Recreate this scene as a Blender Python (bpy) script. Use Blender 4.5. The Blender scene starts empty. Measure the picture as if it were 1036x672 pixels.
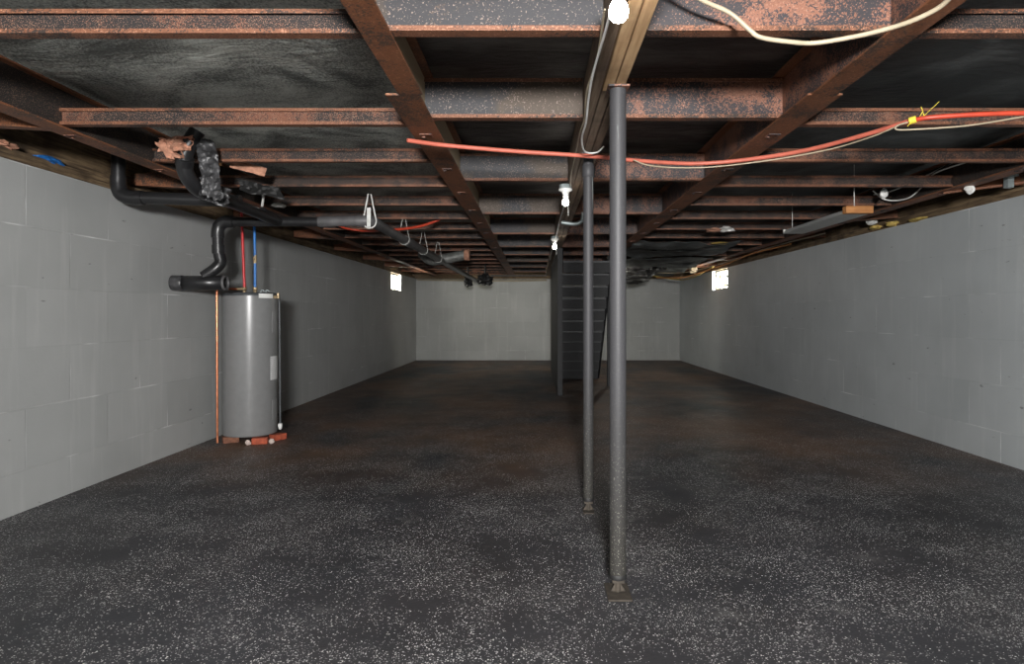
import bpy, bmesh, math, random
from mathutils import Vector, noise
random.seed(7)
sc = bpy.context.scene
COL = sc.collection
H = 1.31            # camera height, metres
F = 640.0           # focal length for a 1036 px wide frame

# ------------------------------------------------------------------ camera, world, lights
cd = bpy.data.cameras.new('camera'); cam = bpy.data.objects.new('camera', cd); COL.objects.link(cam)
cd.sensor_width = 36; cd.lens = 36 * F / 1036
cd.shift_x = -24 / 1036; cd.shift_y = -18 / 1036
cd.clip_start = .05; cd.clip_end = 200
cam.location = (0, 0, H); cam.rotation_euler = (math.pi / 2, 0, 0)
sc.camera = cam
w = bpy.data.worlds.new('world'); sc.world = w; w.use_nodes = True
bgn = w.node_tree.nodes['Background']
bgn.inputs['Color'].default_value = (1.0, .97, .86, 1); bgn.inputs['Strength'].default_value = 62
sc.view_settings.view_transform = 'Standard'; sc.view_settings.look = 'None'
sc.view_settings.gamma = 1; sc.view_settings.use_curve_mapping = False
sc.view_settings.exposure = 0.0

def area(name, loc, rot, size, power, col):
    l = bpy.data.lights.new(name, 'AREA'); l.shape = 'DISK'; l.size = size; l.energy = power; l.color = col
    o = bpy.data.objects.new(name, l); COL.objects.link(o); o.location = loc; o.rotation_euler = rot
    return o
# the photographer's flash head, just over and behind the camera
fl = area('camera_flash', (.10, -2.3, 1.80), (math.radians(86), 0, 0), .5, 450, (1, .985, .97)); fl.data.spread = math.radians(135)
BULB_POWER = (16, 10, 14, 150)      # strength of the glowing bulbs, near to far; last one an added lamp

# ------------------------------------------------------------------ node helpers
def mat(name):
    m = bpy.data.materials.new(name); m.use_nodes = True
    nt = m.node_tree; b = nt.nodes['Principled BSDF']
    return m, nt, b
def nn(nt, t, **kw):
    n = nt.nodes.new(t)
    for k, v in kw.items():
        if k in n.inputs: n.inputs[k].default_value = v
        else: setattr(n, k, v)
    return n
def pos(nt, scale=(1, 1, 1), rot=(0, 0, 0), loc=(0, 0, 0)):
    g = nt.nodes.new('ShaderNodeNewGeometry'); mp = nt.nodes.new('ShaderNodeMapping')
    mp.inputs['Scale'].default_value = scale; mp.inputs['Rotation'].default_value = rot; mp.inputs['Location'].default_value = loc
    nt.links.new(g.outputs['Position'], mp.inputs['Vector'])
    return mp.outputs['Vector']
def noi(nt, vec, scale, detail=4, rough=.55, dist=0):
    n = nt.nodes.new('ShaderNodeTexNoise'); n.inputs['Scale'].default_value = scale
    n.inputs['Detail'].default_value = detail; n.inputs['Roughness'].default_value = rough
    n.inputs['Distortion'].default_value = dist
    nt.links.new(vec, n.inputs['Vector']); return n.outputs['Fac']
def ramp(nt, fac, a, b, ca=(0, 0, 0, 1), cb=(1, 1, 1, 1)):
    r = nt.nodes.new('ShaderNodeValToRGB'); e = r.color_ramp.elements
    e[0].position = a; e[0].color = ca; e[1].position = b; e[1].color = cb
    nt.links.new(fac, r.inputs['Fac']); return r.outputs['Color']
def mix(nt, fac, a, b, mode='MIX'):
    m = nt.nodes.new('ShaderNodeMix'); m.data_type = 'RGBA'; m.blend_type = mode
    for sock, v in ((m.inputs[0], fac), (m.inputs[6], a), (m.inputs[7], b)):
        if isinstance(v, (int, float)): sock.default_value = v
        elif isinstance(v, tuple): sock.default_value = v if len(v) == 4 else v + (1,)
        else: nt.links.new(v, sock)
    return m.outputs[2]
def mth(nt, op, a, b=0.0, c=None):
    m = nt.nodes.new('ShaderNodeMath'); m.operation = op
    for i, v in enumerate((a, b, c)):
        if v is None: continue
        if isinstance(v, (int, float)): m.inputs[i].default_value = v
        else: nt.links.new(v, m.inputs[i])
    return m.outputs[0]
def bump(nt, b, h, strength=.3, dist=.01):
    n = nt.nodes.new('ShaderNodeBump'); n.inputs['Strength'].default_value = strength; n.inputs['Distance'].default_value = dist
    nt.links.new(h, n.inputs['Height']); nt.links.new(n.outputs['Normal'], b.inputs['Normal'])
def simple(name, col, rough=.5, metal=0, spec=.5, var=.25, vs=14, bmp=0, coat=0):
    m, nt, b = mat(name); v = pos(nt)
    f = noi(nt, v, vs, 5)
    d = tuple(c * (1 - var) for c in col) + (1,); l = tuple(min(1, c * (1 + var)) for c in col) + (1,)
    nt.links.new(ramp(nt, f, .3, .7, d, l), b.inputs['Base Color'])
    b.inputs['Roughness'].default_value = rough; b.inputs['Metallic'].default_value = metal
    b.inputs['Specular IOR Level'].default_value = spec; b.inputs['Coat Weight'].default_value = coat
    if bmp: bump(nt, b, noi(nt, v, vs * 6, 3), bmp, .004)
    return m

# ------------------------------------------------------------------ materials
def steel(name, paint, rust, cover, fleck, flecks, scale=55, rough=.62, stain=None):
    """old primed steel: paint, rust showing through it in grains, pale flecks where it flaked"""
    m, nt, b = mat(name); v = pos(nt)
    big = noi(nt, v, 1.7, 3); mid = noi(nt, v, 9, 4); fine = noi(nt, v, scale * 1.9, 3, .75); fine2 = noi(nt, pos(nt, loc=(7, 3, 1)), scale * 2.6, 2, .6)
    s = mth(nt, 'ADD', mth(nt, 'MULTIPLY', big, .35), mth(nt, 'ADD', mth(nt, 'MULTIPLY', mid, .25), mth(nt, 'MULTIPLY', fine, .4)))
    t = .62 - .24 * cover
    c = mix(nt, ramp(nt, s, t - .012, t + .012), paint, mix(nt, fine2, tuple(x * .55 for x in rust), tuple(min(1, x * 1.5) for x in rust)))
    if stain: c = mix(nt, ramp(nt, noi(nt, pos(nt, (1, .9, 1.6), loc=(3, 9, 2)), 1.9, 4), .46, .53), c, stain)
    k = mth(nt, 'ADD', mth(nt, 'MULTIPLY', fine2, .85), mth(nt, 'MULTIPLY', mid, .15))
    c = mix(nt, ramp(nt, k, .66 - .12 * flecks, .68 - .12 * flecks), c, fleck)
    nt.links.new(c, b.inputs['Base Color']); b.inputs['Roughness'].default_value = rough
    bump(nt, b, fine, .35, .003)
    return m
RUST = (.165, .066, .034); RUSTD = (.13, .048, .026)
M = {}
M['rail'] = steel('rusty brown steel', (.06, .035, .024), (.19, .070, .030), .62, (.36, .17, .09), .3, 45)
M['rail_dark'] = steel('dark rusty steel web', (.012, .010, .009), RUSTD, .0, (.13, .08, .055), .7, 70, .8)
M['outrig_web'] = steel('black painted web with rust grains', (.012, .011, .011), RUSTD, .3, (.19, .11, .075), .8, 80, .8)
M['outrig_flange'] = steel('rusty flange', (.03, .02, .016), RUST, .6, (.36, .18, .11), .5, 50)
M['grey_web'] = steel('grey painted web with chips', (.021, .021, .024), (.06, .04, .03), .05, (.20, .15, .125), .45, 44, .6, stain=(.055, .038, .025))
M['rust_web'] = steel('heavily rusted web', (.024, .022, .025), (.19, .082, .05), .42, (.27, .14, .095), .5, 52)
M['tan_web'] = steel('tan dusty web', (.36, .28, .18), (.16, .08, .04), -.3, (.3, .25, .2), .1, 40)

def wood(name, a, bcol, axis='y', scale=6):
    m, nt, b = mat(name)
    st = {'y': (9, .5, 9), 'x': (.5, 9, 9), 'z': (9, 9, .5)}[axis]
    g = noi(nt, pos(nt, st), scale, 5, .6, .6); k = noi(nt, pos(nt), 3, 3)
    c = mix(nt, ramp(nt, g, .35, .65), a, bcol)
    c = mix(nt, ramp(nt, k, .5, .72), c, tuple(x * .6 for x in a))
    nt.links.new(c, b.inputs['Base Color']); b.inputs['Roughness'].default_value = .75
    bump(nt, b, g, .3, .004); return m
M['wood'] = wood('weathered pine', (.42, .25, .12), (.60, .40, .22))
M['wood_old'] = wood('old brown timber', (.16, .105, .07), (.26, .19, .13))
M['wood_sill'] = wood('dirty sill timber', (.07, .045, .026), (.26, .18, .10))
M['wood_orange'] = wood('orange pine block', (.42, .17, .05), (.55, .26, .09), 'x')
M['stair'] = simple('charcoal painted timber', (.009, .0095, .011), .65, var=.2)
M['stair_light'] = simple('worn charcoal tread edge', (.022, .024, .027), .5, var=.2)
M['stair_panel'] = simple('black painted boards', (.009, .009, .010), .7, var=.3)

# painted block wall: u runs along the wall
def block_mat(name, axis, col, shift):
    m, nt, b = mat(name)
    g = nt.nodes.new('ShaderNodeNewGeometry'); sx = nt.nodes.new('ShaderNodeSeparateXYZ'); nt.links.new(g.outputs['Position'], sx.inputs[0])
    cb = nt.nodes.new('ShaderNodeCombineXYZ')
    nt.links.new(mth(nt, 'ADD', sx.outputs[axis], shift), cb.inputs[0]); nt.links.new(mth(nt, 'ADD', sx.outputs[2], -.274 + .812), cb.inputs[1])
    br = nt.nodes.new('ShaderNodeTexBrick'); nt.links.new(cb.outputs[0], br.inputs['Vector'])
    br.inputs['Scale'].default_value = 1; br.inputs['Brick Width'].default_value = .812; br.inputs['Row Height'].default_value = .406
    br.inputs['Mortar Size'].default_value = .006; br.inputs['Mortar Smooth'].default_value = .35
    br.inputs['Color1'].default_value = (.0, 0, 0, 1); br.inputs['Color2'].default_value = (1, 1, 1, 1)
    v = pos(nt)
    mask = ramp(nt, noi(nt, v, 1.6, 3), .44, .62)                 # joints only read here and there under the thick paint
    joint = mth(nt, 'MULTIPLY', br.outputs['Fac'], mask)
    jf = mth(nt, 'MULTIPLY', joint, ramp(nt, noi(nt, pos(nt, loc=(5, 5, 5)), 2.3, 3), .46, .66))
    c = mix(nt, ramp(nt, noi(nt, v, 1.1, 3), .3, .7), tuple(x * .90 for x in col), tuple(x * 1.08 for x in col))
    bc = nt.nodes.new('ShaderNodeSeparateColor'); nt.links.new(br.outputs['Color'], bc.inputs[0])
    c = mix(nt, mth(nt, 'MULTIPLY', bc.outputs[0], .05), c, (1, 1, 1))
    streak = noi(nt, pos(nt, (7, 7, .55)), 1.4, 4, .6)            # roller and drip marks running down
    c = mix(nt, mth(nt, 'MULTIPLY', ramp(nt, streak, .56, .72), .13), c, (.75, .75, .73))
    c = mix(nt, mth(nt, 'MULTIPLY', jf, .75), c, (.85, .86, .86))
    pits = ramp(nt, noi(nt, pos(nt, (1, 1, 2.5), loc=(1, 2, 3)), 7, 2), .74, .77)
    c = mix(nt, mth(nt, 'MULTIPLY', pits, .55), c, (.10, .10, .10))
    nt.links.new(c, b.inputs['Base Color']); b.inputs['Roughness'].default_value = .48; b.inputs['Specular IOR Level'].default_value = .35
    hgt = mth(nt, 'SUBTRACT', mth(nt, 'MULTIPLY', noi(nt, v, 34, 4), .35), mth(nt, 'MULTIPLY', br.outputs['Fac'], mth(nt, 'MULTIPLY', mask, .8)))
    bump(nt, b, hgt, .5, .006)
    return m
WALLC = (.40, .41, .405)
M['wall_l'] = block_mat('grey painted block left', 1, WALLC, .25)
M['wall_r'] = block_mat('grey painted block right', 1, (.44, .47, .48), .12)
M['wall_b'] = block_mat('grey painted block back', 0, (.36, .37, .355), .3)

# charcoal epoxy floor with scattered pale flakes
def floor_mat():
    m, nt, b = mat('charcoal epoxy with pale flakes')
    v = pos(nt)
    base = mix(nt, ramp(nt, noi(nt, v, .9, 4), .35, .7), (.027, .0285, .032), (.041, .043, .049))
    sy = nt.nodes.new('ShaderNodeSeparateXYZ'); g = nt.nodes.new('ShaderNodeNewGeometry'); nt.links.new(g.outputs['Position'], sy.inputs[0])
    far = nt.nodes.new('ShaderNodeMapRange'); far.inputs['From Min'].default_value = 4.5; far.inputs['From Max'].default_value = 10.0
    nt.links.new(sy.outputs[1], far.inputs['Value'])
    dust = mth(nt, 'MULTIPLY', ramp(nt, noi(nt, pos(nt, (1, .7, 1), loc=(2, 1, 0)), .75, 4, .6), .36, .62), mth(nt, 'MINIMUM', mth(nt, 'ADD', mth(nt, 'MULTIPLY', far.outputs[0], 3.2), .06), 1.0))
    base = mix(nt, dust, base, (.14, .082, .05))
    dens = mth(nt, 'MULTIPLY', ramp(nt, noi(nt, v, 1.6, 5, .65), .36, .68), mth(nt, 'SUBTRACT', 1.0, mth(nt, 'MULTIPLY', far.outputs[0], .75)))
    c = base
    for sc_, th, k, off in ((105, .36, .42, 0), (190, .40, .34, 3.3), (62, .22, .16, 9.1)):
        vo = nt.nodes.new('ShaderNodeTexVoronoi'); vo.inputs['Scale'].default_value = sc_
        nt.links.new(pos(nt, (1, 1, 1), loc=(off, off * .7, 0)), vo.inputs['Vector'])
        s2 = nt.nodes.new('ShaderNodeSeparateColor'); nt.links.new(vo.outputs['Color'], s2.inputs[0])
        on = mth(nt, 'MULTIPLY', mth(nt, 'LESS_THAN', vo.outputs['Distance'], th), mth(nt, 'LESS_THAN', s2.outputs[0], mth(nt, 'MULTIPLY', dens, k)))
        tone = mix(nt, s2.outputs[1], (.16, .16, .165), (.85, .84, .82))
        c = mix(nt, on, c, tone)
    c = mix(nt, mth(nt, 'MULTIPLY', ramp(nt, noi(nt, pos(nt, loc=(4, 2, 0)), 3.2, 5, .65), .60, .78), .35), c, (.30, .29, .28))
    nt.links.new(c, b.inputs['Base Color'])
    nt.links.new(mth(nt, 'ADD', mth(nt, 'MULTIPLY', noi(nt, v, 3, 4), .25), .40), b.inputs['Roughness'])
    b.inputs['Specular IOR Level'].default_value = .35
    bump(nt, b, noi(nt, v, 60, 4), .35, .004)
    return m
M['floor'] = floor_mat()

def wrap_mat():
    m, nt, b = mat('black woven underbelly sheet')
    v = pos(nt); g = nt.nodes.new('ShaderNodeNewGeometry'); s = nt.nodes.new('ShaderNodeSeparateXYZ'); nt.links.new(g.outputs['Position'], s.inputs[0])
    left = mth(nt, 'LESS_THAN', s.outputs[0], -.66); right = mth(nt, 'GREATER_THAN', s.outputs[0], 1.41)
    cent = mix(nt, ramp(nt, noi(nt, pos(nt, (1, 2.5, 1)), 2.0, 4), .45, .7), (.035, .03, .026), (.15, .14, .13))
    fuzz = noi(nt, v, 75, 3, .7); cr = noi(nt, pos(nt, (1, 1, 1), (0, 0, .7)), 1.3, 5, .6, 1.5)
    lf = mix(nt, ramp(nt, mth(nt, 'ADD', mth(nt, 'MULTIPLY', fuzz, .5), mth(nt, 'MULTIPLY', cr, .5)), .42, .60), (.09, .096, .09), (.60, .62, .57))
    rt = mix(nt, ramp(nt, cr, .45, .72), (.035, .04, .04), (.12, .13, .13))
    c = mix(nt, right, mix(nt, left, cent, lf), rt)
    nt.links.new(c, b.inputs['Base Color']); b.inputs['Roughness'].default_value = .55
    bump(nt, b, mth(nt, 'ADD', noi(nt, pos(nt, (1, 3, 1), (0, 0, .75)), 2.6, 5, .6, 2), mth(nt, 'MULTIPLY', fuzz, .12)), .6, .03)
    return m
M['wrap'] = wrap_mat()
M['pvc'] = simple('black plastic pipe', (.014, .014, .015), .33, var=.3, vs=5)
M['pvc_grey'] = simple('dusty charcoal plastic pipe', (.085, .083, .085), .5, var=.35, vs=9)
M['post'] = None
def post_mat():
    m, nt, b = mat('grey painted steel post')
    v = pos(nt); g = nt.nodes.new('ShaderNodeNewGeometry'); s = nt.nodes.new('ShaderNodeSeparateXYZ'); nt.links.new(g.outputs['Position'], s.inputs[0])
    low = nt.nodes.new('ShaderNodeMapRange'); low.inputs['From Min'].default_value = 1.0; low.inputs['From Max'].default_value = .2
    nt.links.new(s.outputs[2], low.inputs['Value'])
    c = mix(nt, mth(nt, 'MULTIPLY', low.outputs[0], .75), (.040, .040, .043), (.030, .028, .023))
    sp = ramp(nt, noi(nt, v, 130, 2), .62, .66)
    c = mix(nt, mth(nt, 'MULTIPLY', sp, mth(nt, 'ADD', mth(nt, 'MULTIPLY', low.outputs[0], .45), .06)), c, (.30, .29, .25))
    st = ramp(nt, noi(nt, pos(nt, (30, 30, 1.5)), 1.2, 4), .60, .66)
    hi = nt.nodes.new('ShaderNodeMapRange'); hi.inputs['From Min'].default_value = 1.95; hi.inputs['From Max'].default_value = 2.3
    nt.links.new(s.outputs[2], hi.inputs['Value'])
    c = mix(nt, mth(nt, 'MULTIPLY', st, mth(nt, 'MULTIPLY', hi.outputs[0], .8)), c, (.45, .5, .48))
    nt.links.new(c, b.inputs['Base Color']); b.inputs['Roughness'].default_value = .55; b.inputs['Specular IOR Level'].default_value = .35; bump(nt, b, noi(nt, v, 90, 3), .2, .003)
    return m
M['post'] = post_mat()
M['foot'] = simple('rusty brown foot plate', (.042, .034, .025), .8, var=.4, vs=30)
M['tank'] = simple('grey enamel', (.195, .197, .197), .3, var=.05)
M['tank_dark'] = simple('dark grey cap', (.07, .075, .08), .4)
M['brick'] = simple('red brick', (.36, .075, .035), .85, var=.35, vs=25, bmp=.4)
M['mortar'] = simple('pale mortar lump', (.55, .45, .40), .9, var=.2, vs=30)
M['copper'] = simple('copper', (.62, .23, .12), .3, .75, var=.25)
M['brass'] = simple('brass fitting', (.55, .42, .25), .4, .6)
M['red'] = simple('red plastic tube', (.55, .02, .025), .35, var=.12)
M['blue'] = simple('blue plastic tube', (.02, .16, .48), .35, var=.12)
M['coral'] = simple('faded red hose', (.46, .115, .075), .5, var=.15)
M['coral_dark'] = simple('bright red hose', (.5, .055, .025), .45, var=.15)
M['cream'] = simple('cream cable sheath', (.36, .30, .21), .5, var=.15)
M['white'] = simple('white plastic', (.78, .78, .75), .4, var=.08)
M['porcelain'] = simple('white porcelain', (.7, .7, .68), .25, var=.05)
M['galv'] = simple('galvanised steel', (.33, .38, .38), .45, .5, var=.25, vs=30)
M['strap'] = simple('white hanger strap', (.6, .6, .57), .6)
M['board'] = simple('grey enamel fixture', (.50, .51, .50), .5, var=.1)
M['pink'] = simple('torn pinkish insulation', (.40, .20, .13), .9, var=.35, vs=20, bmp=.5)
M['yellow'] = simple('yellow foam', (.5, .36, .10), .9, var=.35, vs=25, bmp=.5)
M['yellow_tape'] = simple('yellow tape', (.75, .6, .06), .5)
M['blue_bag'] = simple('blue plastic scrap', (.02, .14, .42), .35, var=.4, vs=30)
M['film'] = simple('torn black plastic film', (.05, .05, .052), .3, var=.7, vs=22, bmp=.6)
M['duct'] = simple('dull foil duct', (.16, .165, .155), .5, .3, var=.4, vs=20, bmp=.5)
M['black'] = simple('black rubber', (.012, .012, .012), .6)
M['paper'] = None
def label_mat():
    m, nt, b = mat('printed white label')
    wv = nt.nodes.new('ShaderNodeTexWave'); wv.bands_direction = 'Z'; wv.inputs['Scale'].default_value = 16; wv.inputs['Distortion'].default_value = 0
    nt.links.new(pos(nt), wv.inputs['Vector'])
    f = mth(nt, 'MULTIPLY', ramp(nt, wv.outputs['Fac'], .68, .75), ramp(nt, noi(nt, pos(nt, (1, 1, .2)), 60, 2), .42, .5))
    nt.links.new(mix(nt, mth(nt, 'MULTIPLY', f, .5), (.62, .62, .62), (.2, .2, .2)), b.inputs['Base Color']); b.inputs['Roughness'].default_value = .5
    return m
M['paper'] = label_mat()
m, nt, b = mat('window glass')
tr = nt.nodes.new('ShaderNodeBsdfTransparent'); gl = nt.nodes.new('ShaderNodeBsdfGlossy'); gl.inputs['Roughness'].default_value = .08
mx = nt.nodes.new('ShaderNodeMixShader'); mx.inputs[0].default_value = .08
df = nt.nodes.new('ShaderNodeBsdfDiffuse'); df.inputs['Color'].default_value = (.4, .36, .22, 1); mx2 = nt.nodes.new('ShaderNodeMixShader')
nt.links.new(mth(nt, 'MULTIPLY', ramp(nt, noi(nt, pos(nt), 9, 3), .50, .62), .94), mx2.inputs[0])
nt.links.new(tr.outputs[0], mx.inputs[1]); nt.links.new(gl.outputs[0], mx.inputs[2]); nt.links.new(mx.outputs[0], mx2.inputs[1]); nt.links.new(df.outputs[0], mx2.inputs[2]); nt.links.new(mx2.outputs[0], nt.nodes['Material Output'].inputs['Surface'])
M['glass'] = m
M['sash'] = simple('dirty white window frame', (.42, .40, .33), .6, var=.3)
BM = []
for i, p in enumerate(BULB_POWER):
    m, nt, b = mat('glowing frosted bulb %d' % i)
    b.inputs['Base Color'].default_value = (.9, .9, .88, 1); b.inputs['Emission Color'].default_value = (1, .93, .84, 1)
    b.inputs['Emission Strength'].default_value = p * 3.2
    BM.append(m)

# ------------------------------------------------------------------ geometry helpers
class MB:
    def __init__(s): s.v = []; s.f = []; s.sm = []
    def add(s, vs, fs, smooth=False):
        n = len(s.v); s.v += [Vector(p) for p in vs]
        for f in fs: s.f.append([i + n for i in f]); s.sm.append(smooth)
        return s
    def box(s, x0, x1, y0, y1, z0, z1):
        vs = [(x, y, z) for z in (z0, z1) for y in (y0, y1) for x in (x0, x1)]
        return s.add(vs, [(0, 2, 3, 1), (4, 5, 7, 6), (0, 1, 5, 4), (1, 3, 7, 5), (3, 2, 6, 7), (2, 0, 4, 6)])
    def prism(s, poly, a, b_, axis):       # poly = 2-D outline, extruded along axis from a to b
        def p(q, t): return {'x': (t, q[0], q[1]), 'y': (q[0], t, q[1]), 'z': (q[0], q[1], t)}[axis]
        n = len(poly); vs = [p(q, a) for q in poly] + [p(q, b_) for q in poly]
        return s.add(vs, [tuple(range(n - 1, -1, -1)), tuple(range(n, 2 * n))] + [(i, (i + 1) % n, n + (i + 1) % n, n + i) for i in range(n)])
    def tube(s, pts, r, seg=12, smooth=True, sub=0, cap=True):
        pts = [Vector(p) for p in pts]; rs = list(r) if isinstance(r, (list, tuple)) else [r] * len(pts)
        if sub:
            q = []; qr = []
            P = [pts[0] * 2 - pts[1]] + pts + [pts[-1] * 2 - pts[-2]]
            for i in range(1, len(P) - 2):
                for k in range(sub):
                    t = k / sub; a, b2, c, d = P[i - 1:i + 3]
                    q.append(.5 * ((2 * b2) + (c - a) * t + (2 * a - 5 * b2 + 4 * c - d) * t * t + (3 * b2 - a - 3 * c + d) * t ** 3))
                    qr.append(rs[i - 1] * (1 - t) + rs[i] * t)
            q.append(pts[-1]); qr.append(rs[-1]); pts, rs = q, qr
        vs = []; fs = []; up = None
        for i, p in enumerate(pts):
            t = (pts[min(i + 1, len(pts) - 1)] - pts[max(i - 1, 0)]).normalized()
            if up is None: up = Vector((0, 0, 1)) if abs(t.z) < .9 else Vector((1, 0, 0))
            u = (up - t * up.dot(t)).normalized(); up = u; w_ = t.cross(u)
            for k in range(seg):
                a = 2 * math.pi * k / seg; vs.append(p + (u * math.cos(a) + w_ * math.sin(a)) * rs[i])
        for i in range(len(pts) - 1):
            for k in range(seg):
                a = i * seg + k; b2 = i * seg + (k + 1) % seg; fs.append((a, b2, b2 + seg, a + seg))
        s.add(vs, fs, smooth)
        if cap:
            n = len(pts) - 1
            s.add(vs[:seg], [tuple(range(seg - 1, -1, -1))]); s.add(vs[n * seg:], [tuple(range(seg))])
        return s
    def lathe(s, c, prof, seg=24, axis='z', smooth=True, cap=True):
        c = Vector(c); vs = []; fs = []
        for r, z in prof:
            for k in range(seg):
                a = 2 * math.pi * k / seg; x, y = r * math.cos(a), r * math.sin(a)
                vs.append(c + Vector({'z': (x, y, z), 'x': (z, x, y), 'y': (x, z, y)}[axis]))
        for i in range(len(prof) - 1):
            for k in range(seg):
                a = i * seg + k; b2 = i * seg + (k + 1) % seg; fs.append((a, b2, b2 + seg, a + seg))
        s.add(vs, fs, smooth)
        if cap: s.add(vs[:seg], [tuple(range(seg - 1, -1, -1))]); s.add(vs[-seg:], [tuple(range(seg))])
        return s
    def lump(s, c, size, seed=0, amp=.35, freq=3, sub=3, smooth=False):
        bm = bmesh.new(); bmesh.ops.create_icosphere(bm, subdivisions=sub, radius=1)
        for v in bm.verts:
            d = v.co.normalized(); k = 1 + amp * noise.noise(d * freq + Vector((seed * 3.1, seed, 0))) * 2 + amp * .5 * noise.noise(d * freq * 2.7 + Vector((0, seed * 2, 5)))
            v.co = Vector((d.x * size[0] * k, d.y * size[1] * k, d.z * size[2] * k)) + Vector(c)
        bm.verts.ensure_lookup_table(); s.add([v.co.copy() for v in bm.verts], [[v.index for v in f.verts] for f in bm.faces], smooth); bm.free(); return s
    def sheet(s, o, u, v, nu=14, nv=10, amp=.02, seed=0, th=.002, freq=6):   # crumpled sheet with real thickness
        o, u, v = Vector(o), Vector(u), Vector(v); n = u.cross(v).normalized(); top = []; bot = []
        for j in range(nv + 1):
            for i in range(nu + 1):
                p = o + u * (i / nu) + v * (j / nv)
                e = noise.noise(Vector((i / nu * 4, seed * 3.3, 0))) * .18
                p += v * e * (1 if j > nv / 2 else -.3) + n * amp * 2 * noise.noise(p * freq + Vector((seed, 0, seed)))
                p += n * amp * noise.noise(p * freq * 3.1)
                top.append(p); bot.append(p - n * th)
        k = (nu + 1) * (nv + 1); fs = []
        for j in range(nv):
            for i in range(nu):
                a = j * (nu + 1) + i; q = (a, a + 1, a + nu + 2, a + nu + 1); fs.append(q); fs.append(tuple(x + k for x in reversed(q)))
        ring = [i for i in range(nu + 1)] + [j * (nu + 1) + nu for j in range(1, nv + 1)] + [nv * (nu + 1) + i for i in range(nu - 1, -1, -1)] + [j * (nu + 1) for j in range(nv - 1, 0, -1)]
        for a, b2 in zip(ring, ring[1:] + ring[:1]): fs.append((b2, a, a + k, b2 + k))
        return s.add(top + bot, fs, False)

def obj(name, mb, material, parent=None, bevel=0):
    if parent is None:
        lo = Vector([min(v[i] for v in mb.v) for i in range(3)]); hi = Vector([max(v[i] for v in mb.v) for i in range(3)])
        org = Vector(((lo.x + hi.x) / 2, (lo.y + hi.y) / 2, lo.z))
    else:
        org = Vector(parent['_w'])
    me = bpy.data.meshes.new(name); me.from_pydata([v - org for v in mb.v], [], mb.f); me.update()
    for p, s in zip(me.polygons, mb.sm): p.use_smooth = s
    bm = bmesh.new(); bm.from_mesh(me); bmesh.ops.recalc_face_normals(bm, faces=bm.faces); bm.to_mesh(me); bm.free()
    me.materials.append(material)
    o = bpy.data.objects.new(name, me); COL.objects.link(o)
    if parent is None: o.location = org
    else: o.parent = parent
    o['_w'] = tuple(org)
    if bevel:
        md = o.modifiers.new('bevel', 'BEVEL'); md.width = bevel; md.segments = 2; md.limit_method = 'ANGLE'
    return o
def tag(o, label, cat, group=None):
    o['label'] = label; o['category'] = cat
    if group: o['group'] = group
    return o
def thing(name, label, cat, loc, group=None):
    o = bpy.data.objects.new(name, None); COL.objects.link(o); o.location = loc; o['_w'] = tuple(loc); o.empty_display_size = .1
    return tag(o, label, cat, group)
def struct(name, mb, m, parent=None, bevel=0):
    o = obj(name, mb, m, parent, bevel)
    if parent is None: o['kind'] = 'structure'
    return o
def at(px, py, d):       # a point of the place from where it shows and how far off it stands
    return Vector(((px - 542) * d / F, d, H - (py - 318) * d / F))
ORD = ['first', 'second', 'third', 'fourth', 'fifth', 'sixth', 'seventh', 'eighth', 'ninth', 'tenth', 'eleventh', 'twelfth', 'thirteenth', 'fourteenth', 'fifteenth', 'sixteenth', 'seventeenth', 'eighteenth', 'nineteenth', 'twentieth']

# ------------------------------------------------------------------ room shell
XL, XR, Y0, Y1 = -3.40, 4.09, -2.6, 18.0
WT = 2.31; ZS = 2.38; ZC = 2.63          # wall top, steel underside, underbelly sheet
T = .2
struct('floor', MB().box(XL - T, XR + T, Y0 - T, Y1 + T, -.15, 0), M['floor'])
def wall_side(name, x0, x1, wy0, wy1, wz, m):
    b = MB().box(x0, x1, Y0, Y1, 0, wz).box(x0, x1, Y0, wy0, wz, WT).box(x0, x1, wy1, Y1, wz, WT)
    return struct(name, b, m)
WLW = (14.86, 15.96, 1.89); WRW = (13.5, 14.65, 1.86)
wall_side('wall_left', XL - T, XL, *WLW, M['wall_l'])
wall_side('wall_right', XR, XR + T, *WRW, M['wall_r'])
struct('wall_back', MB().box(XL - T, XR + T, Y1, Y1 + T, 0, WT), M['wall_b'])
struct('wall_front', MB().box(XL - T, XR + T, Y0 - T, Y0, 0, WT), M['wall_b'])
# ceiling: dark sheet hanging in shallow bulges, the deck over it
b = MB(); nx, ny = 95, 260
for j in range(ny + 1):
    for i in range(nx + 1):
        x = XL - .1 + (XR - XL + .2) * i / nx; y = Y0 - .1 + (Y1 - Y0 + .2) * j / ny
        z = ZC + .03 * noise.noise(Vector((x * .9, y * .9, 0))) + .012 * noise.noise(Vector((x * 3 + y * 2, y * 3 - x, 3)))
        if 1.3 < x and y > 10: z -= .10 * max(0, noise.noise(Vector((x * 1.2, y * 1.1, 8)))) * min(1, (y - 10) / 3)
        b.v.append(Vector((x, y, z + .055)))
for j in range(ny):
    for i in range(nx):
        a = j * (nx + 1) + i; b.f.append([a, a + nx + 1, a + nx + 2, a + 1]); b.sm.append(True)
struct('ceiling', b, M['wrap'])
struct('ceiling_deck', MB().box(XL - T, XR + T, Y0 - T, Y1 + T, 2.86, 2.95), M['wood_old'])
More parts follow.
